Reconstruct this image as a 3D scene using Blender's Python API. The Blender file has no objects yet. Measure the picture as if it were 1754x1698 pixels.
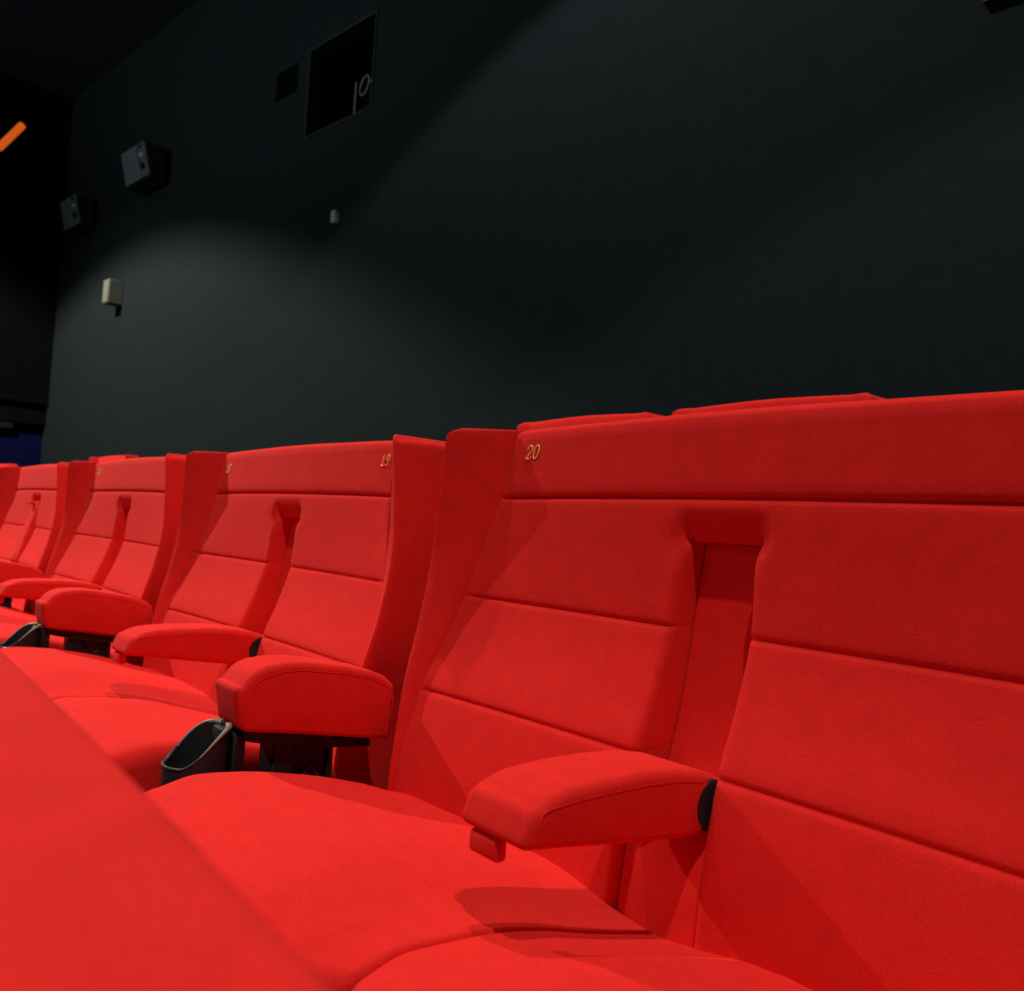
import bpy, bmesh, math, random
from mathutils import Vector, Matrix
from math import sin, cos, pi, radians, exp, sqrt

random.seed(7)
S = bpy.context.scene
C = S.collection

# ------------------------------------------------------------------ camera
F_PX = 1431.8
PITCH, ROLL, YAW = .0418, .0596, .8607
CAM = Vector((.6466, -.8142, .8857))
fwd = Vector((-sin(YAW) * cos(PITCH), cos(YAW) * cos(PITCH), sin(PITCH)))
rt = Vector((cos(YAW), sin(YAW), 0))
up = rt.cross(fwd)
r2 = rt * cos(ROLL) + up * sin(ROLL)
u2 = -rt * sin(ROLL) + up * cos(ROLL)
cd = bpy.data.cameras.new('camera')
cam = bpy.data.objects.new('camera', cd)
C.objects.link(cam)
S.camera = cam
M = Matrix((r2, u2, -fwd)).transposed().to_4x4()
M.translation = CAM
cam.matrix_world = M
cd.sensor_width = 36
cd.sensor_fit = 'HORIZONTAL'
cd.lens = F_PX / 1754 * 36
cd.clip_start = .01
cd.dof.use_dof = True
cd.dof.focus_distance = 1.25
cd.dof.aperture_fstop = 6.3

# ------------------------------------------------------------------ world, lamps, exposure
w = bpy.data.worlds.new('world')
S.world = w
w.use_nodes = True
w.node_tree.nodes['Background'].inputs[0].default_value = (.7, .9, 1, 1)
w.node_tree.nodes['Background'].inputs[1].default_value = .08
S.view_settings.view_transform = 'Standard'
S.view_settings.look = 'None'
S.view_settings.gamma = 1
S.view_settings.use_curve_mapping = False
S.view_settings.exposure = 0.0

def spot(name, loc, watts, col, angle, blend=.12, radius=.05, aim=(0, 0, -1)):
    ld = bpy.data.lights.new(name, 'SPOT')
    ld.energy = watts
    ld.color = col
    ld.spot_size = radians(angle)
    ld.spot_blend = blend
    ld.shadow_soft_size = radius
    o = bpy.data.objects.new(name, ld)
    C.objects.link(o)
    o.location = loc
    o.rotation_euler = Vector(aim).to_track_quat('-Z', 'Y').to_euler()
    return o

WARM = (1.0, .91, .77)
spot('downlight', (1.5, -1.25, 6.2), 670, WARM, 112)
spot('downlight', (-8.7, -2.1, 6.2), 3000, WARM, 123.5, .2)
spot('downlight', (-1.8, .29, 6.2), 500, (1, .97, .9), 112)
spot('downlight', (-9.4, -.6, 6.2), 90, (1, .97, .9), 112, .3)
spot('upper_wall_fill', (-4.5, -7.2, 3.4), 1150, (.9, 1, 1), 88, .6, .3, (-.15, .82, .62))  # added fill to lift the dark upper wall and ceiling, no fitting there
al = bpy.data.lights.new('hall_fill', 'AREA')  # added soft fill for the seat fronts, not a fixture
al.energy = 90
al.size = 5
al.color = (1, .95, .9)
alo = bpy.data.objects.new('hall_fill', al)
C.objects.link(alo)
alo.location = (-3, -6, 5.8)
alo.rotation_euler = Vector((0, .7, -1)).to_track_quat('-Z', 'Y').to_euler()

# ------------------------------------------------------------------ materials
def mat(name, col, rough=.8, metal=0, sheen=0, sheen_col=None, noise=0, nscale=300, bump=0, bscale=900, spec=.3, emit=None, estr=0, big=0):
    m = bpy.data.materials.new(name)
    m.use_nodes = True
    nt = m.node_tree
    b = nt.nodes['Principled BSDF']
    b.inputs['Base Color'].default_value = (*col, 1)
    b.inputs['Roughness'].default_value = rough
    b.inputs['Metallic'].default_value = metal
    b.inputs['Specular IOR Level'].default_value = spec
    if sheen:
        b.inputs['Sheen Weight'].default_value = sheen
        b.inputs['Sheen Roughness'].default_value = .45
        b.inputs['Sheen Tint'].default_value = (*(sheen_col or col), 1)
    if emit:
        b.inputs['Emission Color'].default_value = (*emit, 1)
        b.inputs['Emission Strength'].default_value = estr
    tc = nt.nodes.new('ShaderNodeTexCoord')
    if noise or big:
        n = nt.nodes.new('ShaderNodeTexNoise')
        n.inputs['Scale'].default_value = nscale
        n.inputs['Detail'].default_value = 4
        nt.links.new(tc.outputs['Object'], n.inputs['Vector'])
        r = nt.nodes.new('ShaderNodeMapRange')
        r.inputs['From Min'].default_value = .3
        r.inputs['From Max'].default_value = .7
        r.inputs['To Min'].default_value = 1 - noise
        r.inputs['To Max'].default_value = 1 + noise
        nt.links.new(n.outputs['Fac'], r.inputs['Value'])
        val = r.outputs[0]
        if big:
            n2 = nt.nodes.new('ShaderNodeTexNoise')
            n2.inputs['Scale'].default_value = nscale / 14
            nt.links.new(tc.outputs['Object'], n2.inputs['Vector'])
            rr = nt.nodes.new('ShaderNodeMapRange')
            rr.inputs['From Min'].default_value = .3
            rr.inputs['From Max'].default_value = .7
            rr.inputs['To Min'].default_value = 1 - big
            rr.inputs['To Max'].default_value = 1 + big
            nt.links.new(n2.outputs['Fac'], rr.inputs['Value'])
            mu = nt.nodes.new('ShaderNodeMath')
            mu.operation = 'MULTIPLY'
            nt.links.new(val, mu.inputs[0])
            nt.links.new(rr.outputs[0], mu.inputs[1])
            val = mu.outputs[0]
        vm = nt.nodes.new('ShaderNodeVectorMath')
        vm.operation = 'SCALE'
        vm.inputs[0].default_value = col
        nt.links.new(val, vm.inputs['Scale'])
        nt.links.new(vm.outputs[0], b.inputs['Base Color'])
    if bump:
        n3 = nt.nodes.new('ShaderNodeTexNoise')
        n3.inputs['Scale'].default_value = bscale
        n3.inputs['Detail'].default_value = 3
        nt.links.new(tc.outputs['Object'], n3.inputs['Vector'])
        bp = nt.nodes.new('ShaderNodeBump')
        bp.inputs['Strength'].default_value = bump
        bp.inputs['Distance'].default_value = .002
        nt.links.new(n3.outputs['Fac'], bp.inputs['Height'])
        nt.links.new(bp.outputs[0], b.inputs['Normal'])
    return m

RED = mat('red_felt', (.71, .0185, .0155), .95, sheen=.10, sheen_col=(1, .2, .18), noise=.10, nscale=420, bump=.35, bscale=700, spec=.1, big=.05)
BLACK = mat('black_metal', (.012, .013, .014), .45, noise=.1, nscale=60)
PLASTIC = mat('black_plastic', (.018, .022, .026), .5, noise=.1, nscale=80)
EDGE = mat('olive_grey_plastic', (.20, .22, .16), .5, noise=.15, nscale=120)
GOLD = mat('gold_thread', (1.0, .66, .16), .45, noise=.2, nscale=2500, spec=.6)
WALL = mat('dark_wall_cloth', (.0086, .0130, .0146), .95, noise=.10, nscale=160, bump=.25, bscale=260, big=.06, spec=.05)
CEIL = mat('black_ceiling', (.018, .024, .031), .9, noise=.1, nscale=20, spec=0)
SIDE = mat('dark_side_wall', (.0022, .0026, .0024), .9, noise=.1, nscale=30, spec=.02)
BLUE = mat('dark_blue_cloth', (.0034, .0034, .032), .9, noise=.15, nscale=40, spec=.02)
RIB = mat('rib_highlight', (.05, .05, .05), .4)  # lightened black metal, the ribs' grey highlights put into the colour
CARPET = mat('black_carpet', (.012, .011, .012), .98, noise=.3, nscale=300, bump=.5, bscale=400)
CAB = mat('black_cabinet', (.007, .007, .008), .8, noise=.1, nscale=40, spec=.1)
GRILLE = mat('grey_grille', (.06, .085, .09), .7, noise=.15, nscale=200)
HORN = mat('pale_metal', (.25, .28, .28), .4)
GREYBOX = mat('grey_box_paint', (.10, .11, .09), .7, noise=.08, nscale=50)
NICHE = mat('black_niche', (.0035, .0035, .005), .95, noise=.1, nscale=30, spec=0)
POLE = mat('grey_pole', (.16, .17, .15), .5, noise=.1, nscale=30)
WIRE = mat('pale_cable', (.22, .22, .25), .5)
LAMP = mat('orange_lamp', (.5, .1, .02), .5, emit=(1, .15, .015), estr=.55)

# ------------------------------------------------------------------ helpers
def mesh_obj(name, me, parent=None, loc=None):
    o = bpy.data.objects.new(name, me)
    C.objects.link(o)
    if parent: o.parent = parent
    if loc: o.location = loc
    return o

def finish(me, m, angle=40, smooth=True):
    me.materials.append(m)
    if smooth:
        me.polygons.foreach_set('use_smooth', [True] * len(me.polygons))
        me.set_sharp_from_angle(angle=radians(angle))
    me.update()
    return me

def bm_obj(name, bm, m, parent=None, angle=40, smooth=True):
    bmesh.ops.recalc_face_normals(bm, faces=bm.faces)
    me = bpy.data.meshes.new(name)
    bm.to_mesh(me)
    bm.free()
    finish(me, m, angle, smooth)
    return mesh_obj(name, me, parent)

def add_box(bm, x0, x1, y0, y1, z0, z1, bev=0, seg=2, mtx=None):
    vs = [bm.verts.new((x, y, z)) for x in (x0, x1) for y in (y0, y1) for z in (z0, z1)]
    q = [(0, 1, 3, 2), (4, 6, 7, 5), (0, 4, 5, 1), (2, 3, 7, 6), (0, 2, 6, 4), (1, 5, 7, 3)]
    fs = [bm.faces.new([vs[i] for i in f]) for f in q]
    if mtx:
        for v in vs: v.co = mtx @ v.co
    if bev:
        es = list({e for f in fs for e in f.edges})
        bmesh.ops.bevel(bm, geom=es, offset=bev, segments=seg, profile=.5, affect='EDGES')

def box(name, x0, x1, y0, y1, z0, z1, m, parent=None, bev=0, seg=2):
    bm = bmesh.new()
    add_box(bm, x0, x1, y0, y1, z0, z1, bev, seg)
    return bm_obj(name, bm, m, parent)

def tube_bm(bm, pts, r, n=8, closed=False):
    pts = [Vector(p) for p in pts]
    rings = []
    N = len(pts)
    ref = Vector((1, .13, .07)).normalized()
    for i, p in enumerate(pts):
        if closed: d = pts[(i + 1) % N] - pts[i - 1]
        else: d = pts[min(i + 1, N - 1)] - pts[max(i - 1, 0)]
        d.normalize()
        a = d.cross(ref)
        if a.length < .05: a = d.cross(Vector((0, 1, .1)))
        a.normalize()
        b = d.cross(a)
        rr = r[i] if isinstance(r, (list, tuple)) else r
        rings.append([bm.verts.new(p + (a * cos(2 * pi * k / n) + b * sin(2 * pi * k / n)) * rr) for k in range(n)])
    for i in range(N if closed else N - 1):
        A, B = rings[i], rings[(i + 1) % N]
        for k in range(n):
            bm.faces.new((A[k], A[(k + 1) % n], B[(k + 1) % n], B[k]))
    if not closed:
        bm.faces.new(rings[0][::-1])
        bm.faces.new(rings[-1])

def empty(name, loc=(0, 0, 0), rz=0):
    o = bpy.data.objects.new(name, None)
    o.empty_display_size = .1
    C.objects.link(o)
    o.location = loc
    o.rotation_euler = (0, 0, rz)
    return o

def tag(o, label=None, cat=None, group=None, kind=None):
    if label: o['label'] = label
    if cat: o['category'] = cat
    if group: o['group'] = group
    if kind: o['kind'] = kind
    return o

def copy_tree(o, parent=None):
    c = o.copy()
    C.objects.link(c)
    c.parent = parent
    for ch in list(o.children):
        copy_tree(ch, c)
    return c

def lerp(a, b, t): return a + (b - a) * t

def curve(pts):
    """smooth monotone interpolation through (z, value) points"""
    zs = [p[0] for p in pts]
    vs = [p[1] for p in pts]
    n = len(pts)
    d = [(vs[i + 1] - vs[i]) / (zs[i + 1] - zs[i]) for i in range(n - 1)]
    m = [d[0]] + [0 if d[i - 1] * d[i] <= 0 else 2 * d[i - 1] * d[i] / (d[i - 1] + d[i]) for i in range(1, n - 1)] + [d[-1]]
    def f(z):
        if z <= zs[0]: return vs[0] + m[0] * (z - zs[0])
        if z >= zs[-1]: return vs[-1] + m[-1] * (z - zs[-1])
        i = 0
        while z > zs[i + 1]: i += 1
        h = zs[i + 1] - zs[i]
        t = (z - zs[i]) / h
        return ((2 * t**3 - 3 * t**2 + 1) * vs[i] + (t**3 - 2 * t**2 + t) * h * m[i]
                + (-2 * t**3 + 3 * t**2) * vs[i + 1] + (t**3 - t**2) * h * m[i + 1])
    return f

# ------------------------------------------------------------------ the room
TH = .115
WY0 = 3.0
ca, sa = cos(TH), sin(TH)
def wp(s, off, z):
    """point on the rear wall: s along it, off out from it into the room"""
    return Vector((s * ca + off * sa, WY0 + s * sa - off * ca, z))
WM = Matrix(((ca, sa, 0, 0), (sa, -ca, 0, WY0), (0, 0, 1, 0), (0, 0, 0, 1)))  # (s, off, z) -> world

CZ = 6.27
S0, S1w = -11.74, 6.0
def wall_with_holes():
    xs = sorted([S0 - .5, -6.57, -6.22, -6.02, -5.12, S1w])
    zs = sorted([-.6, 4.15, 4.63, 4.89, 4.91, CZ])
    bm = bmesh.new()
    def hole(x, z):
        return (-6.57 < x < -6.22 and 4.63 < z < 4.89) or (-6.02 < x < -5.12 and 4.15 < z < 4.91)
    for i in range(len(xs) - 1):
        for j in range(len(zs) - 1):
            if hole((xs[i] + xs[i + 1]) / 2, (zs[j] + zs[j + 1]) / 2): continue
            bm.faces.new([bm.verts.new(WM @ Vector(p)) for p in
                          ((xs[i], 0, zs[j]), (xs[i + 1], 0, zs[j]), (xs[i + 1], 0, zs[j + 1]), (xs[i], 0, zs[j + 1]))])
    # reveals: five-sided niches behind the openings
    for x0, x1, z0, z1, dp in ((-6.57, -6.22, 4.63, 4.89, .35), (-6.02, -5.12, 4.15, 4.91, .12)):
        P = [(x0, z0), (x1, z0), (x1, z1), (x0, z1)]
        for k in range(4):
            a, b = P[k], P[(k + 1) % 4]
            bm.faces.new([bm.verts.new(WM @ Vector(p)) for p in ((a[0], 0, a[1]), (b[0], 0, b[1]), (b[0], -dp, b[1]), (a[0], -dp, a[1]))])
    bmesh.ops.remove_doubles(bm, verts=bm.verts, dist=1e-4)
    return bm
o = bm_obj('wall_back', wall_with_holes(), WALL, smooth=False)
tag(o, kind='structure')

def niche(x0, x1, z0, z1, d0, d1):
    bm = bmesh.new()
    P = [(x0, z0), (x1, z0), (x1, z1), (x0, z1)]
    for k in range(4):
        a, b = P[k], P[(k + 1) % 4]
        bm.faces.new([bm.verts.new(WM @ Vector(p)) for p in ((a[0], -d0, a[1]), (b[0], -d0, b[1]), (b[0], -d1, b[1]), (a[0], -d1, a[1]))])
    bm.faces.new([bm.verts.new(WM @ Vector((a, -d1, z))) for a, z in P])
    bmesh.ops.remove_doubles(bm, verts=bm.verts, dist=1e-4)
    return bm
tag(bm_obj('window_2', niche(-6.57, -6.22, 4.63, 4.89, .35, .36), NICHE, smooth=False), kind='structure')
win = bm_obj('window_1', niche(-6.02, -5.12, 4.15, 4.91, .12, .55), NICHE, smooth=False)
tag(win, kind='structure')
bm = bmesh.new()
for a in ((-6.035, -6.02, 4.135, 4.925), (-5.12, -5.105, 4.135, 4.925), (-6.02, -5.12, 4.135, 4.15), (-6.02, -5.12, 4.91, 4.925)):
    add_box(bm, a[0], a[1], -.02, .015, a[2], a[3], .003, 1, WM)
bm_obj('window_frame', bm, mat('frame_paint', (.016, .02, .018), .7, noise=.1, nscale=30), win)

# cable loop and slim post standing in the larger opening
bm = bmesh.new()
tube_bm(bm, [WM @ Vector((-5.41, -.05, z)) for z in (4.15, 4.3, 4.46)], .007, 8)
tag(bm_obj('slim_post', bm, POLE), 'slim pale grey post standing in the larger square wall opening', 'post')
bm = bmesh.new()
pts = [WM @ Vector((-5.31 + .055 * cos(a) + .02 * sin(a), -.06, 4.41 + .075 * sin(a))) for a in [2 * pi * k / 28 for k in range(27)]]
pts += [WM @ Vector(p) for p in ((-5.235, -.055, 4.43), (-5.20, -.05, 4.40), (-5.16, -.05, 4.44), (-5.12, -.05, 4.47))]
tube_bm(bm, pts, .0045, 6)
tag(bm_obj('coiled_cable', bm, WIRE), 'thin pale cable hanging in a loop inside the larger wall opening', 'cable')

# left side wall: upper cloth wall, dark beam, blue lower recess
cx0, cy0 = WM @ Vector((S0, 0, 0)) and (WM @ Vector((S0, 0, 0))).x, (WM @ Vector((S0, 0, 0))).y
LM = Matrix(((sa, -ca, 0, cx0), (-ca, -sa, 0, cy0), (0, 0, 1, 0), (0, 0, 0, 1)))  # (w toward screen, depth outwards, z)
def lbox(name, w0, w1, d0, d1, z0, z1, m, parent=None, bev=0):
    bm = bmesh.new()
    add_box(bm, w0, w1, d0, d1, z0, z1, bev, 1, LM)
    return bm_obj(name, bm, m, parent)
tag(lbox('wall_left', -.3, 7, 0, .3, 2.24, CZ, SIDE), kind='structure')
tag(lbox('trim_1', .01, 7, -.015, .3, 2.17, 2.24, NICHE), kind='structure')
tag(lbox('trim_2', .01, 7, .04, .3, 1.90, 2.17, NICHE), kind='structure')
tag(lbox('wall_left_lower', -.3, 7, .12, .3, -.8, 1.90, BLUE), kind='structure')
o = lbox('valance', .37, 3.2, .05, .10, 1.80, 1.93, CAB, bev=.01)
tag(o, 'dark valance strip hanging over the blue lower wall at the left edge', 'valance')
# ceiling and stepped floor
bm = bmesh.new()
add_box(bm, -14, 5.6, -8, 4.2, CZ, CZ + .2)
tag(bm_obj('ceiling', bm, CEIL, smooth=False), kind='structure')
bm = bmesh.new()
add_box(bm, -14, 5.6, -.50, .46, -.8, 0)
add_box(bm, -14, 5.6, .46, 4.2, -.8, .19)
add_box(bm, -14, 5.6, -8, -.50, -.8, -.285)
tag(bm_obj('floor', bm, CARPET, smooth=False), kind='structure')

# wall speakers
def speaker(s0, s1, zt, zb, ot, ob, label):
    t = empty('wall_speaker', wp((s0 + s1) / 2, 0, zb))
    tag(t, label, 'speaker', 'loudspeakers high on the rear wall')
    base = Matrix.Translation(-t.location)
    def P(s, off, z): return base @ (WM @ Vector((s, off, z)))
    bm = bmesh.new()
    prof = [(ot, zt), (ob, zb), (.06, zb - .03), (.06, zt - .02)]
    A = [bm.verts.new(P(s0, *p)) for p in prof]
    B = [bm.verts.new(P(s1, *p)) for p in prof]
    for k in range(4): bm.faces.new((A[k], A[(k + 1) % 4], B[(k + 1) % 4], B[k]))
    bm.faces.new(A[::-1]); bm.faces.new(B)
    bmesh.ops.bevel(bm, geom=bm.edges[:], offset=.012, segments=2, affect='EDGES')
    bm_obj('cabinet', bm, CAB, t)
    L = s1 - s0
    def panel(name, a, b, f0, f1, m, d=.012):
        bm = bmesh.new()
        q = []
        for dd in (0.001, d):
            for (ss, f) in ((a, f0), (b, f0), (b, f1), (a, f1)):
                q.append(bm.verts.new(P(s0 + L * ss, lerp(ob, ot, f) + dd, lerp(zb, zt, f))))
        bm.faces.new(q[4:8]); bm.faces.new(q[0:4][::-1])
        for k in range(4): bm.faces.new((q[k], q[(k + 1) % 4], q[4 + (k + 1) % 4], q[4 + k]))
        return bm_obj(name, bm, m, t, smooth=False)
    panel('grille', .03, .66, .04, .96, GRILLE)
    hp = panel('horn_panel', .70, .97, .04, .96, mat('horn_grey', (.06, .07, .075), .6))
    for f, r, m in ((.62, .028, HORN), (.32, .035, CAB), (.86, .02, CAB)):
        bm = bmesh.new()
        c = P(s0 + L * .82, lerp(ob, ot, f) + .016, lerp(zb, zt, f))
        bmesh.ops.create_uvsphere(bm, u_segments=14, v_segments=8, radius=r, matrix=Matrix.Translation(c))
        bm_obj('driver', bm, m, hp)
    bm = bmesh.new()
    add_box(bm, -.06, .06, 0, .12, .08, .24, .005, 1, Matrix.Translation(-t.location) @ WM @ Matrix.Translation(((s0 + s1) / 2, 0, zb)))
    bm_obj('bracket', bm, BLACK, t)
speaker(-9.21, -8.60, 4.745, 4.39, .30, .21, 'grey grilled wall speaker higher up, nearer the square openings')
speaker(-11.10, -10.57, 4.65, 4.29, .26, .18, 'dim wall speaker lower in view, beside the left corner')

def wall_box(s0, s1, z0, z1, d, label, m):
    t = empty('wall_box', wp((s0 + s1) / 2, 0, z0))
    tag(t, label, 'wall fixture')
    bm = bmesh.new()
    B = Matrix.Translation(-t.location) @ WM
    add_box(bm, s0, s1, .004, d, z0, z1, .003, 1, B)
    bm_obj('housing', bm, m, t)
    bm = bmesh.new()
    add_box(bm, s0 + .012, s1 - .012, d, d + .006, z0 + .012, z1 - .012, .002, 1, B)
    bm_obj('cover', bm, m, t)
wall_box(-9.78, -9.62, 3.20, 3.47, .16, 'grey box fixture on the rear wall near the left corner, below both speakers', GREYBOX)
wall_box(-5.495, -5.44, 3.28, 3.38, .05, 'tiny pale box on the rear wall below the larger square opening', mat('pale_box', (.25, .29, .26), .6))

# orange lamp strip high on the left wall, and one on the rear wall at the top right
bm = bmesh.new()
tube_bm(bm, [LM @ Vector((.60, -.09, 5.66)), LM @ Vector((.84, -.09, 5.27))], .045, 10)
t = bm_obj('orange_lamp', bm, LAMP)
tag(t, 'slanted orange glowing lamp high at the left edge', 'lamp')
bm = bmesh.new()
add_box(bm, -.78, -.58, .0, .06, 3.275, 3.36, .01, 2, WM)
t = bm_obj('orange_lamp', bm, mat('amber_lamp', (.3, .1, .03), .5, emit=(1, .35, .1), estr=.07))
tag(t, 'faint amber wall light at the top right corner of the view', 'lamp')

# ------------------------------------------------------------------ backrest surfaces
SEAM1, SEAM2, SEAM3 = .940, .770, .609
prof = curve([(.30, -.01), (.42, 0), (.50, .008), (.609, .031), (.69, .064), (.769, .089), (.85, .098), (.934, .105), (1.0, .112), (1.06, .119)])
keep = curve([(.30, .03), (.42, .028), (.609, .014), (.769, .019), (.87, .010), (.934, .002), (1.06, 0)])
creasex = curve([(.30, .528), (.50, .530), (.609, .529), (.69, .515), (.769, .497), (.85, .477), (.934, .456), (1.0, .444), (1.06, .433)])
edgex = curve([(.30, .535), (.46, .536), (.52, .541), (.58, .549), (.65, .558), (.70, .561), (.80, .562), (.87, .559), (.95, .551), (1.0, .546), (1.04, .541), (1.06, .539)])
edgey = curve([(.30, -.03), (.455, -.034), (.5, -.028), (.58, -.012), (.65, .006), (.70, .020), (.75, .031), (.80, .040), (.87, .046), (.95, .046), (1.06, .043)])
recy = curve([(.30, -.004), (.42, .005), (.5, .016), (.53, .028), (.565, .068), (.603, .095), (.757, .127), (.83, .134), (.885, .142), (.95, .15)])
reary = curve([(.30, .09), (.5, .11), (.75, .165), (.9, .185), (1.06, .198)])
slotw = curve([(.30, .062), (.609, .060), (.77, .058), (.887, .053), (.95, .053)])

def smooth01(t):
    t = max(0, min(1, t))
    return t * t * (3 - 2 * t)

def build_back(name_prefix='', half_scale=1.0, half_off=0.0, slot=True, seg=13, flat=False):
    """returns a dict part name -> list of meshes; parts share their border outlines"""
    zs = []
    z = .33
    key = [SEAM1, SEAM2, SEAM3]
    base = [.33, .38, .42, .45, .48, .51, .54, .565, .585]
    def around(s): return [s - .014, s - .008, s - .0045, s - .002, s, s + .002, s + .0045, s + .008, s + .014]
    zs = base + around(SEAM3) + [.64, .66, .68, .70, .72, .74] + around(SEAM2) + [.80, .82, .84, .86, .872, .88, .8845, .8855, .890, .897, .905, .914] + around(SEAM1) + [.965, .98, .995, 1.01, 1.024, 1.036]
    zs = sorted(set(round(v, 5) for v in zs))
    nz0 = len(zs)
    R = .014                                    # rounding at the top
    caps = [radians(a) for a in (15, 30, 45, 60, 75, 90)]
    ztop = 1.064
    # columns: fraction descriptors for the left half
    cols = [('S', .93), ('S', .6), ('S', .25), ('S', .08), ('E', 70), ('E', 45), ('E', 20)] \
        + [('W', t) for t in (0, .03, .06, .1, .15, .2, .3, .5, .7, .85, .95, 1)] \
        + [('P', t) for t in (.012, .03, .07)] + [('P', .07 + .86 * k / seg) for k in range(1, seg)] + [('P', t) for t in (.93, .95, .965, .977, .988, .995, 1.0)] \
        + ([('R', t) for t in (.06, .3, .65, 1.0)] if slot else [('Q', t) for t in (.5, 1.0)])
    def col_pt(c, zz, zr):
        kind, t = c
        ex = edgex(zz) * half_scale - half_off
        ey = prof(zz) - .012 if flat else edgey(zz)
        cx = min(creasex(zz) * half_scale, edgex(zz) * half_scale - .008) - half_off
        re = reary(zz)
        er = .010
        sw = slotw(zz) if slot else .02
        def panel(x):
            ax = abs(x) + half_off
            xx = ax / half_scale
            y = prof(zz) - keep(zz) * min(1.2, (xx / .5)) ** 3
            # pillows and seams
            fade = smooth01((cx - abs(x)) / .02)
            for s, dep in ((SEAM1, .0060), (SEAM2, .0032), (SEAM3, .0032)):
                sz = s + (.004 if s == SEAM1 else 0) * (1 - (xx / .45) ** 2)
                y += fade * (dep * exp(-((zz - sz) / .0028) ** 2) + .0012 * exp(-((zz - sz) / .010) ** 2))
            y -= .003 * smooth01((cx - abs(x)) / .1)
            return y
        if kind == 'S':
            return (-(ex - .002 * sin(pi * t)), lerp(ey + er, re, t))
        if kind == 'E':
            a = radians(t)
            return (-(ex - er * .5 + er * .5 * sin(a)), ey + er - er * cos(a))
        if kind == 'W':
            x0, y0 = ex - er * .5, ey
            x1, y1 = cx, panel(cx) + (0 if flat else .0015)
            b = 0 if flat else .006 * sin(pi * t) * smooth01((zz - .5) / .2)
            gro = 0 if flat else .004 * exp(-((t - 1) / .05) ** 2) * smooth01((zz - .62) / .1)
            return (-lerp(x0, x1, t), lerp(y0, y1, t) - b + gro)
        if kind == 'P':
            x = lerp(cx, sw, t)
            y = panel(-x)
            if slot:
                # rounded pad edge beside the slot and soft scoop over it
                below = smooth01((.892 - zz) / .004)
                e = (x - sw)
                if e < .012: y += below * (.012 - sqrt(max(0, .012**2 - (.012 - e) ** 2))) * .8
                scoop = smooth01((.932 - zz) / .044) * (1 - below)
                y += .018 * smooth01((.932 - zz) / .044) * smooth01((zz - .862) / .034) * smooth01((.026 - e) / .026)
                y += below * scoop * 0
            return (-x, y)
        if kind == 'R':
            x = sw * (1 - t)
            yp = panel(sw)
            below = smooth01((.8858 - zz) / .001)
            scoop = smooth01((.932 - zz) / .044)
            y = lerp(yp + .018 * scoop, recy(zz) + .006, below)
            if t < .1:
                x = sw - .0008
            return (-x, y)
        if kind == 'Q':
            x = sw * (1 - t)
            return (-x, panel(x))
    full = cols + [('m', c) for c in reversed(cols[:-1])]
    nc = len(full)
    rows = [(zz, zz, 0.0) for zz in zs] + [(ztop - R + R * sin(a), 1.036 + (ztop - 1.036) * sin(a), R * (1 - cos(a))) for a in caps]
    F, B = [], []
    for (zr, zeval, inset) in rows:
        fr, bk = [], []
        zeval = min(zeval, 1.06)
        # centre of the outline, used to round the top edge inwards
        for c in full:
            if c[0] == 'm':
                x, y = col_pt(c[1], zeval, zr)
                x = -x
            else:
                x, y = col_pt(c, zeval, zr)
            ex = edgex(zeval) * half_scale - half_off
            # lower the crown a touch towards the wings and round the outer tips
            drop = 0
            if zr > 1.03:
                k = smooth01((zr - 1.03) / .034)
                drop = k * .0055 * max(0, min(1, (abs(x) / half_scale - .08) / .36))
                tip = max(0, (abs(x) - (ex - .020)) / .020)
                drop += k * .012 * (1 - sqrt(max(0, 1 - min(1, tip) ** 2)))
            ss = (ex - inset * .8) / ex
            xx = x * ss if abs(x) > ex * .8 else x * (1 - (1 - ss) * (abs(x) / (ex * .8)))
            re = reary(zeval)
            yy = min(y + inset, (y + re) / 2)
            fr.append((xx, yy, zr - drop))
            yb = max(re - inset, (y + re) / 2)
            c0 = c[1] if c[0] == 'm' else c
            if c0[0] == 'S': yb = min(yb, re - .004 + .004 * (1 - c0[1]))
            yb = max(yb, yy)
            bk.append((xx, yb, zr - drop))
        F.append(fr)
        B.append(bk)
    nr = len(rows)
    def kindof(i):
        c = full[i]
        return c[1] if c[0] == 'm' else c
    i_w1 = [i for i in range(nc) if kindof(i) == ('W', 1)]
    iL, iR = i_w1
    mid = nc // 2
    j1 = min(range(nr), key=lambda j: abs(rows[j][0] - SEAM1))
    j2 = min(range(nr), key=lambda j: abs(rows[j][0] - SEAM2))
    j3 = min(range(nr), key=lambda j: abs(rows[j][0] - SEAM3))
    parts = {k: [] for k in ('wing_l', 'wing_r', 'head_panel', 'upper_pad', 'middle_l', 'middle_r', 'lower_l', 'lower_r', 'shell')}
    for j in range(nr - 1):
        for i in range(nc - 1):
            q = [F[j][i], F[j][i + 1], F[j + 1][i + 1], F[j + 1][i]]
            if i < iL: k = 'wing_l'
            elif i >= iR: k = 'wing_r'
            elif j >= j1: k = 'head_panel'
            elif j >= j2: k = 'upper_pad'
            elif j >= j3: k = 'middle_l' if i < mid else 'middle_r'
            else: k = 'lower_l' if i < mid else 'lower_r'
            parts[k].append(q)
            parts['shell'].append([B[j][i + 1], B[j][i], B[j + 1][i], B[j + 1][i + 1]])
        parts['shell'].append([B[j][0], F[j][0], F[j + 1][0], B[j + 1][0]])
        parts['shell'].append([F[j][-1], B[j][-1], B[j + 1][-1], F[j + 1][-1]])
    j = nr - 1
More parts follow.
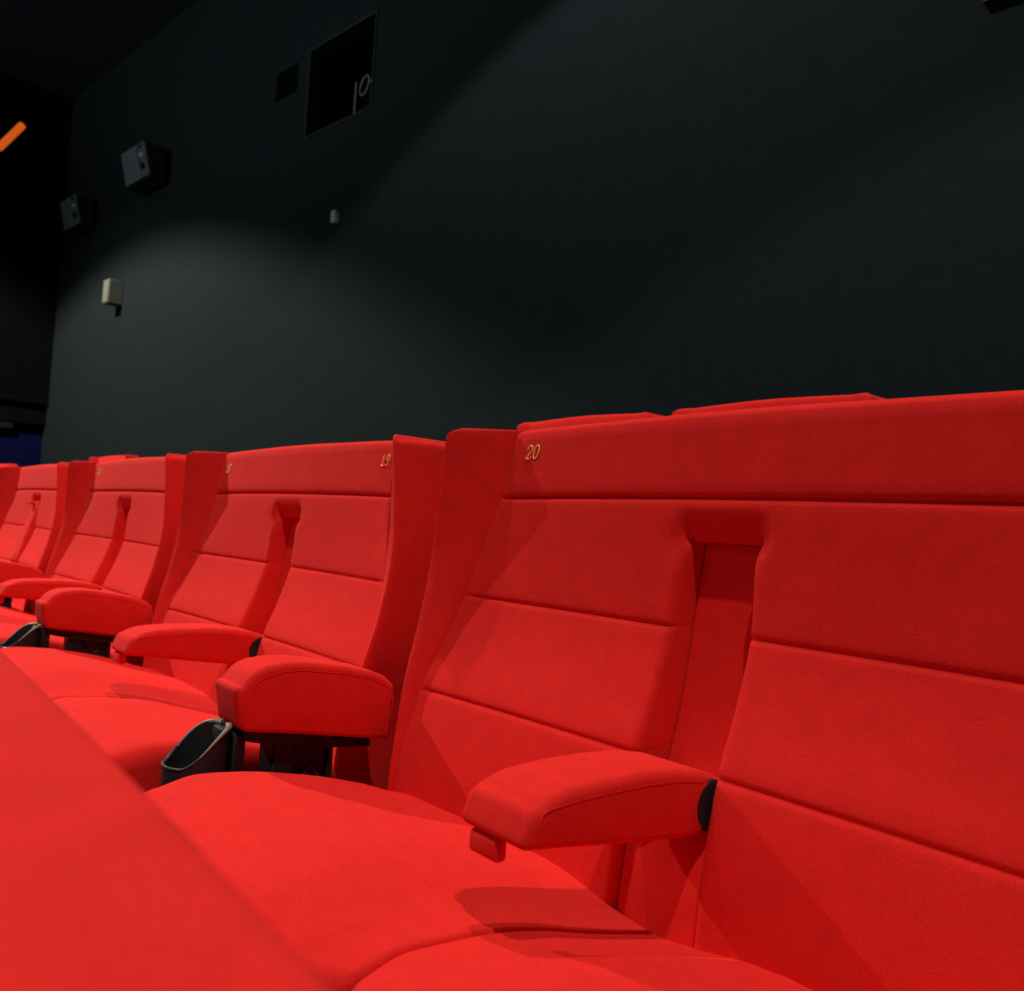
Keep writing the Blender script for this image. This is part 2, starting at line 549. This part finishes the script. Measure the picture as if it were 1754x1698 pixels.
    for i in range(nc - 1):
        k = 'wing_l' if i < iL else 'wing_r' if i >= iR else 'head_panel'
        parts[k].append([F[j][i], F[j][i + 1], B[j][i + 1], B[j][i]])
    for i in range(nc - 1):
        parts['shell'].append([B[0][i], B[0][i + 1], F[0][i + 1], F[0][i]])
    out = {}
    for k, quads in parts.items():
        idx, vs, fs = {}, [], []
        for q in quads:
            f = []
            for p in q:
                kk = (round(p[0], 5), round(p[1], 5), round(p[2], 5))
                if kk not in idx:
                    idx[kk] = len(vs)
                    vs.append(p)
                if idx[kk] not in f: f.append(idx[kk])
            if len(f) >= 3: fs.append(f)
        if not fs: continue
        nm = {'wing_l': 'wing', 'wing_r': 'wing', 'middle_l': 'middle_pad', 'middle_r': 'middle_pad', 'lower_l': 'lower_pad', 'lower_r': 'lower_pad'}.get(k, k)
        me = bpy.data.meshes.new(nm)
        me.from_pydata(vs, [], fs)
        me.validate()
        finish(me, RED, 50)
        out[k] = (nm, me)
    return out

# seat cushion: pillow with a rounded nose, falling towards the back
topz = curve([(-.46, .503), (-.42, .514), (-.365, .521), (-.29, .516), (-.2, .499), (-.1, .471), (0, .443), (.05, .43)])
def cushion_mesh(x0, x1, name='seat_cushion', inner_side=1):
    ys = [.045, .03, .015, .0, -.015, -.03, -.05, -.07, -.09, -.11, -.13, -.15, -.17, -.19, -.21, -.23, -.25, -.27, -.29, -.31, -.325, -.34, -.355, -.37, -.385, -.40, -.415, -.43]
    NR, R = 8, .058
    xs_f = [0, .004, .010, .018, .030, .045, .065, .09]
    W = x1 - x0
    xs = [x0 + a for a in xs_f] + [x0 + .09 + (W - .18) * k / 8 for k in range(1, 8)] + [x1 - a for a in reversed(xs_f)]
    rx = .034
    path = [(y, topz(y), 0) for y in ys]
    yn, zn = -.43, topz(-.43)
    for k in range(1, NR + 1):
        a = pi / 2 * k / NR
        path.append((yn - R * sin(a), zn - R * (1 - cos(a)), a))
    path.append((yn - R, zn - R - .03, pi / 2))
    verts, faces = [], []
    for (y, z, a) in path:
        for x in xs:
            d = min(x - x0, x1 - x)
            side = 1 if (x1 - x) < (x - x0) else -1
            inn = side == inner_side or inner_side == 0
            rr = .0035 if inn else .030
            inner = rr - sqrt(max(0, rr * rr - (rr - min(d, rr)) ** 2))
            crown = .028 * (1 - smooth01(d / .19)) if inn else 0
            crown += .0012 * sin(x * 23 + y * 11) * sin(y * 19 - x * 7)
            plan = 0
            if y < -.30:       # the corner sweeps back in plan
                dd = max(0, .09 - d)
                plan = .45 * dd * dd / .09 * smooth01((-.32 - y) / .14)
            s = inner + crown
            back = 0
            if y > -.10 and not inn:
                back = .022 * smooth01((.06 - d) / .06) * smooth01((y + .10) / .12)
            verts.append((x, y + s * sin(a) + plan, z - s * max(0, cos(a)) * 1.0 - back))
    n = len(xs)
    for j in range(len(path) - 1):
        for i in range(n - 1):
            faces.append((j * n + i, j * n + i + 1, (j + 1) * n + i + 1, (j + 1) * n + i))
    # sides and underside
    base = len(verts)
    ringidx = [j * n for j in range(len(path))]
    zb = .385
    for side in (0, n - 1):
        bi = len(verts)
        for j in range(len(path)):
            v = verts[j * n + side]
            verts.append((v[0] + (.004 if side == 0 else -.004), v[1], min(zb, v[2] - .002)))
        for j in range(len(path) - 1):
            a, b = j * n + side, (j + 1) * n + side
            faces.append((a, b, bi + j + 1, bi + j) if side == 0 else (b, a, bi + j, bi + j + 1))
        if side == 0: LB = bi
        else: RB = bi
    for j in range(len(path) - 1):
        faces.append((LB + j, LB + j + 1, RB + j + 1, RB + j))
    last = (len(path) - 1) * n
    faces.append([last + i for i in range(n)] + [RB + len(path) - 1, LB + len(path) - 1])
    faces.append([i for i in range(n)][::-1] + [LB, RB])
    me = bpy.data.meshes.new(name)
    me.from_pydata(verts, [], faces)
    me.validate()
    finish(me, RED, 55)
    return me

def prism_bm(profile, x0, x1, bev, seg=4, taper=None):
    """extrude a (y,z) outline across x with rounded edges; taper(y, z, side) shifts x"""
    bm = bmesh.new()
    A = [bm.verts.new((x0 + (taper(y, z, -1) if taper else 0), y, z)) for y, z in profile]
    B = [bm.verts.new((x1 + (taper(y, z, 1) if taper else 0), y, z)) for y, z in profile]
    n = len(profile)
    for k in range(n): bm.faces.new((A[k], A[(k + 1) % n], B[(k + 1) % n], B[k]))
    fa = bm.faces.new(A[::-1])
    fb = bm.faces.new(B)
    bmesh.ops.recalc_face_normals(bm, faces=bm.faces)
    es = list(fa.edges) + list(fb.edges)
    bmesh.ops.bevel(bm, geom=es, offset=bev, segments=seg, profile=.5, affect='EDGES')
    return bm

def rounded(profile, r, n=4):
    """round the corners of a closed 2-D outline; r may be a list"""
    out = []
    N = len(profile)
    for i in range(N):
        p0, p1, p2 = Vector(profile[i - 1]), Vector(profile[i]), Vector(profile[(i + 1) % N])
        rr = r[i] if isinstance(r, (list, tuple)) else r
        a, b = (p0 - p1), (p2 - p1)
        d = min(rr, a.length * .45, b.length * .45)
        a.normalize(); b.normalize()
        q0, q2 = p1 + a * d, p1 + b * d
        for k in range(n + 1):
            t = k / n
            out.append(tuple((1 - t) ** 2 * q0 + 2 * t * (1 - t) * p1 + t * t * q2))
    return out

# seat numbers as embroidered strokes (unit box: width .6, height 1)
DIG = {
    '0': [[(.30 + .24 * cos(a), .5 + .5 * sin(a)) for a in [2 * pi * k / 20 for k in range(21)]]],
    '1': [[(.10, .80), (.30, .98), (.30, .02)], [(.12, 0), (.50, 0)]],
    '2': [[(.06, .72), (.10, .90), (.28, 1.0), (.46, .92), (.52, .74), (.44, .52), (.24, .26), (.04, .02)], [(.04, .02), (.30, .02), (.50, .03), (.56, .16)]],
    '6': [[(.50, .92), (.32, 1.0), (.14, .82), (.06, .5), (.08, .2), (.26, 0), (.44, .06), (.52, .28), (.44, .5), (.26, .56), (.10, .42)]],
    '7': [[(.04, .84), (.08, .97), (.54, .97), (.36, .5), (.24, .02)]],
    '8': [[(.30, .54), (.12, .66), (.10, .84), (.28, 1.0), (.46, .88), (.46, .68), (.30, .54), (.10, .38), (.06, .16), (.26, 0), (.48, .12), (.50, .36), (.30, .54)]],
    '9': [[(.10, .08), (.28, 0), (.46, .18), (.54, .5), (.52, .8), (.34, 1.0), (.16, .94), (.08, .72), (.16, .5), (.34, .44), (.50, .58)]],
}
def number(text, parent, x, z, h=.023):
    bm = bmesh.new()
    px = 0
    for ch in text:
        for st in DIG[ch]:
            pts = []
            for (u, v) in st:
                X = x + (px + u + .18 * v) * h
                Z = z + v * h
                zz = Z
                y = prof(zz) - keep(zz) * (abs(X) / .5) ** 3 - .003 - .0003
                pts.append((X, y, Z))
            tube_bm(bm, pts, .00105, 6)
        px += .70
    return bm_obj('seat_number', bm, GOLD, parent)

BACK = build_back()
CUSH_L = cushion_mesh(-.545, -.0015)
CUSH_R = cushion_mesh(.0015, .545, inner_side=-1)

def make_double():
    t = empty('double_seat')
    for k, (nm, me) in BACK.items():
        mesh_obj(nm, me, t)
    # padded strip at the bottom of the centre slot
    bm = bmesh.new()
    zz = [.40 + .0485 * k for k in range(11)]
    zz[-1] = .884
    V = []
    for z in zz:
        w = slotw(z) - .0015
        V.append([(-w, recy(z) + .003, z), (-w + .003, recy(z), z), (0, recy(z) - .0005, z), (w - .003, recy(z), z), (w, recy(z) + .003, z)])
    g = [[bm.verts.new(p) for p in r] for r in V]
    for j in range(len(g) - 1):
        for i in range(4): bm.faces.new((g[j][i], g[j][i + 1], g[j + 1][i + 1], g[j + 1][i]))
    o = bm_obj('slot_panel', bm, RED, t)
    for me in (CUSH_L, CUSH_R): mesh_obj('seat_cushion', me, t)
    # under-seat pan and feet
    box('seat_pan', -.52, .52, -.40, .03, .335, .384, BLACK, t, .008)
    for s in (-1, 1):
        bm = bmesh.new()
        add_box(bm, s * .45 - .025, s * .45 + .025, -.20, -.02, .012, .335, .006)
        add_box(bm, s * .45 - .04, s * .45 + .04, -.24, .06, 0, .014, .003)
        bm_obj('leg', bm, BLACK, t)
    return t

def loft_bm(secs, r_top, r_bot, r_front, r_back):
    """padded bar: secs = [(bottom (y,z), top (y,z), half width)] from front to back, all edges rounded"""
    def ring(bot, top, hw, inset):
        bot, top = Vector(bot), Vector(top)
        d = (top - bot)
        H = d.length
        d.normalize()
        b, t = bot + d * inset, top - d * inset
        h = hw - inset
        rt_, rb = max(.001, r_top - inset * .6), max(.001, r_bot - inset * .6)
        L = (t - b).length
        pts = []
        for (sx, c, r0, s0) in ((1, 't', rt_, 0), (-1, 't', rt_, 1), (-1, 'b', rb, 2), (1, 'b', rb, 3)):
            for k in range(5):
                a = pi / 2 * (s0 + k / 4)
                cx = sx * (h - r0)
                cz = (L - r0) if c == 't' else r0
                pts.append((cx + r0 * cos(a), cz + r0 * sin(a)))
        return [(p[0], *(b + d * p[1])) for p in pts]
    rings = []
    f = (Vector(secs[1][0]) - Vector(secs[0][0])).normalized()
    for k in range(6):
        a = pi / 2 * k / 5
        sh = f * r_front * (1 - cos(a))
        rings.append(ring(Vector(secs[0][0]) + sh, Vector(secs[0][1]) + sh, secs[0][2], r_front * (1 - sin(a))))
    for s_ in secs[1:-1]: rings.append(ring(*s_, 0))
    f = (Vector(secs[-1][0]) - Vector(secs[-2][0])).normalized()
    for k in range(5, -1, -1):
        a = pi / 2 * k / 5
        sh = f * -r_back * (1 - cos(a))
        rings.append(ring(Vector(secs[-1][0]) + sh, Vector(secs[-1][1]) + sh, secs[-1][2], r_back * (1 - sin(a))))
    bm = bmesh.new()
    V = [[bm.verts.new(p) for p in r] for r in rings]
    n = len(V[0])
    for A, B in zip(V[:-1], V[1:]):
        for k in range(n): bm.faces.new((A[k], A[(k + 1) % n], B[(k + 1) % n], B[k]))
    bm.faces.new(V[0][::-1])
    bm.faces.new(V[-1])
    return bm
ARM = [((-.266, .580), (-.2515, .6185), .053), ((-.250, .5785), (-.236, .6215), .053), ((-.240, .5770), (-.227, .6248), .053), ((-.226, .5752), (-.215, .6282), .053), ((-.20, .5715), (-.195, .6305), .053),
       ((-.15, .564), (-.15, .632), .053), ((-.09, .555), (-.09, .631), .053), ((-.03, .547), (-.03, .627), .053),
       ((.012, .544), (.012, .619), .053), ((.023, .550), (.023, .6155), .0525), ((.027, .554), (.027, .614), .045), ((.05, .562), (.05, .607), .045), ((.088, .566), (.088, .592), .043)]
def make_arm(parent, raised=False):
    bm = loft_bm(ARM, .013, .009, .010, .006)
    for v in bm.verts: v.co.x += .003
    a = bm_obj('armrest', bm, RED, parent, 40)
    # welt stitched along the upper side edges
    for s in (1, -1):
        x = .003 + s * .0528
        bm = bmesh.new()
        tube_bm(bm, [(x, -.2535, .586), (x, -.2480, .600), (x, -.2425, .612), (x, -.236, .6155), (x, -.20, .6180), (x, -.15, .6185), (x, -.09, .6175), (x, -.03, .6135), (x, .012, .606)], .0008, 6)
        bm_obj('piping', bm, RED, a)
    # fabric pull tab under the nose
    bm = bmesh.new()
    add_box(bm, -.034, .013, -.262, -.246, .5535, .5790, .006, 3)
    for v in bm.verts:
        v.co.x += -.0105 if False else 0
        k = (v.co.x + .0105) / .0235
        v.co.z += -.0025 * (1 - k * k) * (1 if v.co.z > .566 else -.6)
    bm_obj('pull_tab', bm, RED, a, 60)
    for x in (.0525, -.0465):
        bm = bmesh.new()
        m = Matrix.Translation((x, .033, .576)) @ Matrix.Rotation(pi / 2, 4, 'Y')
        bmesh.ops.create_cone(bm, cap_ends=True, segments=32, radius1=.030, radius2=.030, depth=.008, matrix=m)
        bmesh.ops.bevel(bm, geom=[e for e in bm.edges], offset=.0015, segments=2, affect='EDGES')
        bm_obj('pivot_disc', bm, PLASTIC, a, 30)
    if raised:
        # folded up about its pivot into the slot
        piv = Vector((0, .055, .575))
        a.matrix_local = Matrix.Translation(piv) @ Matrix.Rotation(radians(-97), 4, 'X') @ Matrix.Translation(-piv)
    return a

ROWG = 'red double seats of the main row'
labels = [
    'nearest red double seat, number 20 on its left side, at the right of the photo',
    'red double seat with numbers 18 and 19, second from the right',
    'red double seat third from the right, half of its number in shadow',
    'fourth red double seat from the right, its centre armrest folded up, at the left edge',
]
P, KAP = 1.24, .0099
poses = []
x = y = a = 0.0
for k in range(5):
    poses.append((x, y, a))
    x -= P / 2 * cos(a); y -= P / 2 * sin(a); a += KAP
    x -= P / 2 * cos(a); y -= P / 2 * sin(a)
proto = make_double()
arm_proto = make_arm(proto)
doubles = []
for k in range(4):
    if k == 0: o = proto
    else:
        o = copy_tree(proto)
        if k == 3:
            for ch in list(o.children):
                if ch.name.startswith('armrest'):
                    for g in list(ch.children): bpy.data.objects.remove(g)
                    bpy.data.objects.remove(ch)
            make_arm(o, True)
    tag(o, labels[k], 'double seat', ROWG)
    doubles.append(o)
for k, o in enumerate(doubles):
    o.location = (poses[k][0], poses[k][1], 0)
    o.rotation_euler = (0, 0, poses[k][2])
number('20', doubles[0], -.399, 1.006)
number('21', doubles[0], .375, 1.006)
number('18', doubles[1], -.405, 1.000)
number('19', doubles[1], .391, 1.004)
number('16', doubles[2], -.375, 1.006)

# ------------------------------------------------------------------ fixed armrests between the doubles
FIX = [((-.274, .556), (-.286, .626), .047), ((-.255, .5527), (-.2665, .6330), .047), ((-.248, .5516), (-.2600, .6410), .047), ((-.240, .5500), (-.250, .6480), .047),
       ((-.229, .5485), (-.235, .6535), .047), ((-.205, .545), (-.206, .6565), .047), ((-.17, .540), (-.17, .6555), .047), ((-.10, .528), (-.10, .645), .047), ((-.045, .519), (-.045, .633), .047),
       ((-.02, .5155), (-.018, .622), .047), ((-.007, .514), (-.003, .609), .047), ((.001, .518), (.004, .594), .047)]
def make_console():
    t = empty('armrest_console')
    w = .047
    bm = loft_bm(FIX, .011, .008, .013, .010)
    a = bm_obj('armrest_pad', bm, RED, t, 40)
    for s in (-1, 1):
        x = s * (w - .0001)
        bm = bmesh.new()
        pts = [(x, -.2590, .562), (x, -.2620, .590), (x, -.2615, .610), (x, -.2540, .627), (x, -.238, .637), (x, -.205, .6430), (x, -.17, .6425), (x, -.10, .632), (x, -.047, .620), (x, -.014, .604)]
        tube_bm(bm, pts, .0009, 6)
        bm_obj('piping', bm, RED, a)
    # steel rail under the pad
    bm = bmesh.new()
    n = [(-.262, .553), (-.217, .541), (-.107, .523), (-.035, .515), (-.035, .503), (-.107, .510), (-.217, .527), (-.262, .538)]
    A = [bm.verts.new((-.034, y, z)) for y, z in n]
    B = [bm.verts.new((.034, y, z)) for y, z in n]
    for k in range(8): bm.faces.new((A[k], A[(k + 1) % 8], B[(k + 1) % 8], B[k]))
    bm.faces.new(A[::-1]); bm.faces.new(B)
    bm_obj('rail', bm, BLACK, t, smooth=False)
    # front post carrying the cup holder
    bm = bmesh.new()
    add_box(bm, -.030, .030, -.276, -.256, .30, .548, .003, 1)
    bm_obj('front_post', bm, BLACK, t)
    # pedestal with a cross ribbed side plate
    bm = bmesh.new()
    add_box(bm, -.026, .026, -.208, -.172, .0, .530, .003, 1)
    add_box(bm, -.018, .018, -.172, -.104, .0, .522, .002, 1)
    add_box(bm, -.05, .05, -.24, .02, 0, .012, .002, 1)
    ped = bm_obj('pedestal', bm, BLACK, t)
    for s in (-1, 1):
        for (y0, z0, y1, z1) in ((-.168, .445, -.108, .515), (-.168, .515, -.108, .445), (-.168, .36, -.108, .44), (-.168, .44, -.108, .36)):
            bm = bmesh.new()
            tube_bm(bm, [(s * .0185, y0, z0), (s * .0185, y1, z1)], .0022, 6)
            bm_obj('rib', bm, RIB, ped)
        bm = bmesh.new()
        add_box(bm, s * .022 - .003, s * .022 + .003, -.110, -.100, .0, .520, .001, 1)
        bm_obj('flange', bm, BLACK, ped)
    # rear strut behind
    box('rear_post', -.02, .02, .0, .05, .0, .40, BLACK, t, .003)
    # cup holder: cylinder whose rim sweeps up to the post
    cy, r = -.322, .046
    bm = bmesh.new()
    N = 48
    def rim(a):
        # a = 0 at the front (-y); rises towards the post
        c = (1 - cos(a)) / 2
        return .507 + .052 * smooth01((c - .12) / .80) ** .8
    rows = []
    for ri, zf in ((r, 'b'), (r, 'm'), (r, 't'), (r - .0035, 't'), (r - .0035, 'm'), (r - .0035, 'i')):
        row = []
        for k in range(N):
            a = 2 * pi * k / N
            z = {'b': .405, 'm': .46, 't': rim(a), 'i': .41}[zf]
            rr = ri - (.006 if zf in 'bi' else 0)
            row.append(bm.verts.new((rr * sin(a), cy - rr * cos(a), z)))
        rows.append(row)
    for A, B in zip(rows[:-1], rows[1:]):
        for k in range(N): bm.faces.new((A[k], A[(k + 1) % N], B[(k + 1) % N], B[k]))
    bm.faces.new(rows[0][::-1]); bm.faces.new(rows[-1])
    cup = bm_obj('cup_holder', bm, PLASTIC, t, 50)
    # pale rim arms on either side, thickening towards the post
    for s in (-1, 1):
        bm = bmesh.new()
        pts, rs = [], []
        for k in range(13):
            a = radians(78 + 92 * k / 12) * s
            if k > 9: a = radians(78 + 92 * 9 / 12 + 6 * (k - 9)) * s
            pts.append((r * sin(a) * 1.0, cy - r * cos(a), rim(a) - .0005))
            rs.append(.0016 + .0042 * (k / 12) ** 1.5)
        tube_bm(bm, pts, rs, 8)
        bm_obj('rim_arm', bm, EDGE, cup)
    bm = bmesh.new()
    tube_bm(bm, [(r * sin(a), cy - r * cos(a), rim(a)) for a in [radians(-75 + 150 * k / 24) for k in range(25)]], .0016, 6)
    bm_obj('front_rim', bm, mat('lighter_plastic_edge', (.07, .08, .085), .4), cup)  # front rim in a lighter grey than the cup body
    box('post_clip', -.018, .018, -.292, -.274, .52, .556, PLASTIC, t, .004)
    return t
con = make_console()
clabels = ['fixed red armrest with black cup holder between seats 19 and 20, the largest in view',
           'fixed red armrest with cup holder, second from the right, left of the seat marked 18',
           'fixed red armrest third from the right, cut by the left edge']
for k in range(1, 4):
    o = con if k == 1 else copy_tree(con)
    tag(o, clabels[k - 1], 'armrest', 'fixed armrests between the double seats')
    px, py, pa = poses[k]
    qx, qy, qa = poses[k - 1]
    off = .612
    o.location = (px + off * cos(pa), py + off * sin(pa), 0)
    o.rotation_euler = (0, 0, (pa + qa) / 2)

# ------------------------------------------------------------------ row in front (only its top edge shows) and row behind
f = copy_tree(proto)
for ch in list(f.children):
    if ch.name.startswith(('armrest', 'seat_number')):
        for g in list(ch.children): bpy.data.objects.remove(g)
        bpy.data.objects.remove(ch)
del f['group']
tag(f, 'blurred red seat back of the front row filling the lower left corner', 'double seat')
f.location = (.30, -.902, -.277)
f.rotation_euler = (0, 0, -.042)

rl = ['red rear row double seat, its corner showing above the seat third from the right',
      'red double seat of the rear row hidden behind the main row at far left',
      'red double seat of the rear row hidden at far left, next to the edge one',
      'red double seat of the rear row at the very left edge, before the blue wall']
for k in range(4):
    if k in (1, 2): continue
    o = copy_tree(f)
    tag(o, rl[k], 'double seat', 'rear row double seats')
    aa = .05 + KAP * k
    o.location = ((-6.20, .955, .212) if k == 0 else (-9.86, .82, .214))
    o.rotation_euler = (0, 0, aa)
    o.scale = (.76, .6, 1)

SB = build_back(half_scale=.52, slot=False, seg=6, flat=True)
SC = cushion_mesh(-.26, .26, inner_side=0)
def make_single():
    t = empty('single_seat')
    for k, (nm, me) in SB.items(): mesh_obj(nm, me, t)
    mesh_obj('seat_cushion', SC, t)
    box('seat_pan', -.24, .24, -.40, .03, .335, .384, BLACK, t, .008)
    for s in (-1, 1):
        bm = bmesh.new()
        add_box(bm, s * .18 - .025, s * .18 + .025, -.20, -.02, .012, .335, .006)
        bm_obj('leg', bm, BLACK, t)
    return t
sp = make_single()
for k, lab in enumerate(['red single seat of the rear row whose whole rounded top shows above number 20',
                         'red single seat top of the rear row, right of the one above number 20']):
    o = sp if k == 0 else copy_tree(sp)
    tag(o, lab, 'seat', 'rear row single seats')
    o.location = (-1.165 + .643 * k, .885, .187)
    o.rotation_euler = (0, 0, .008)
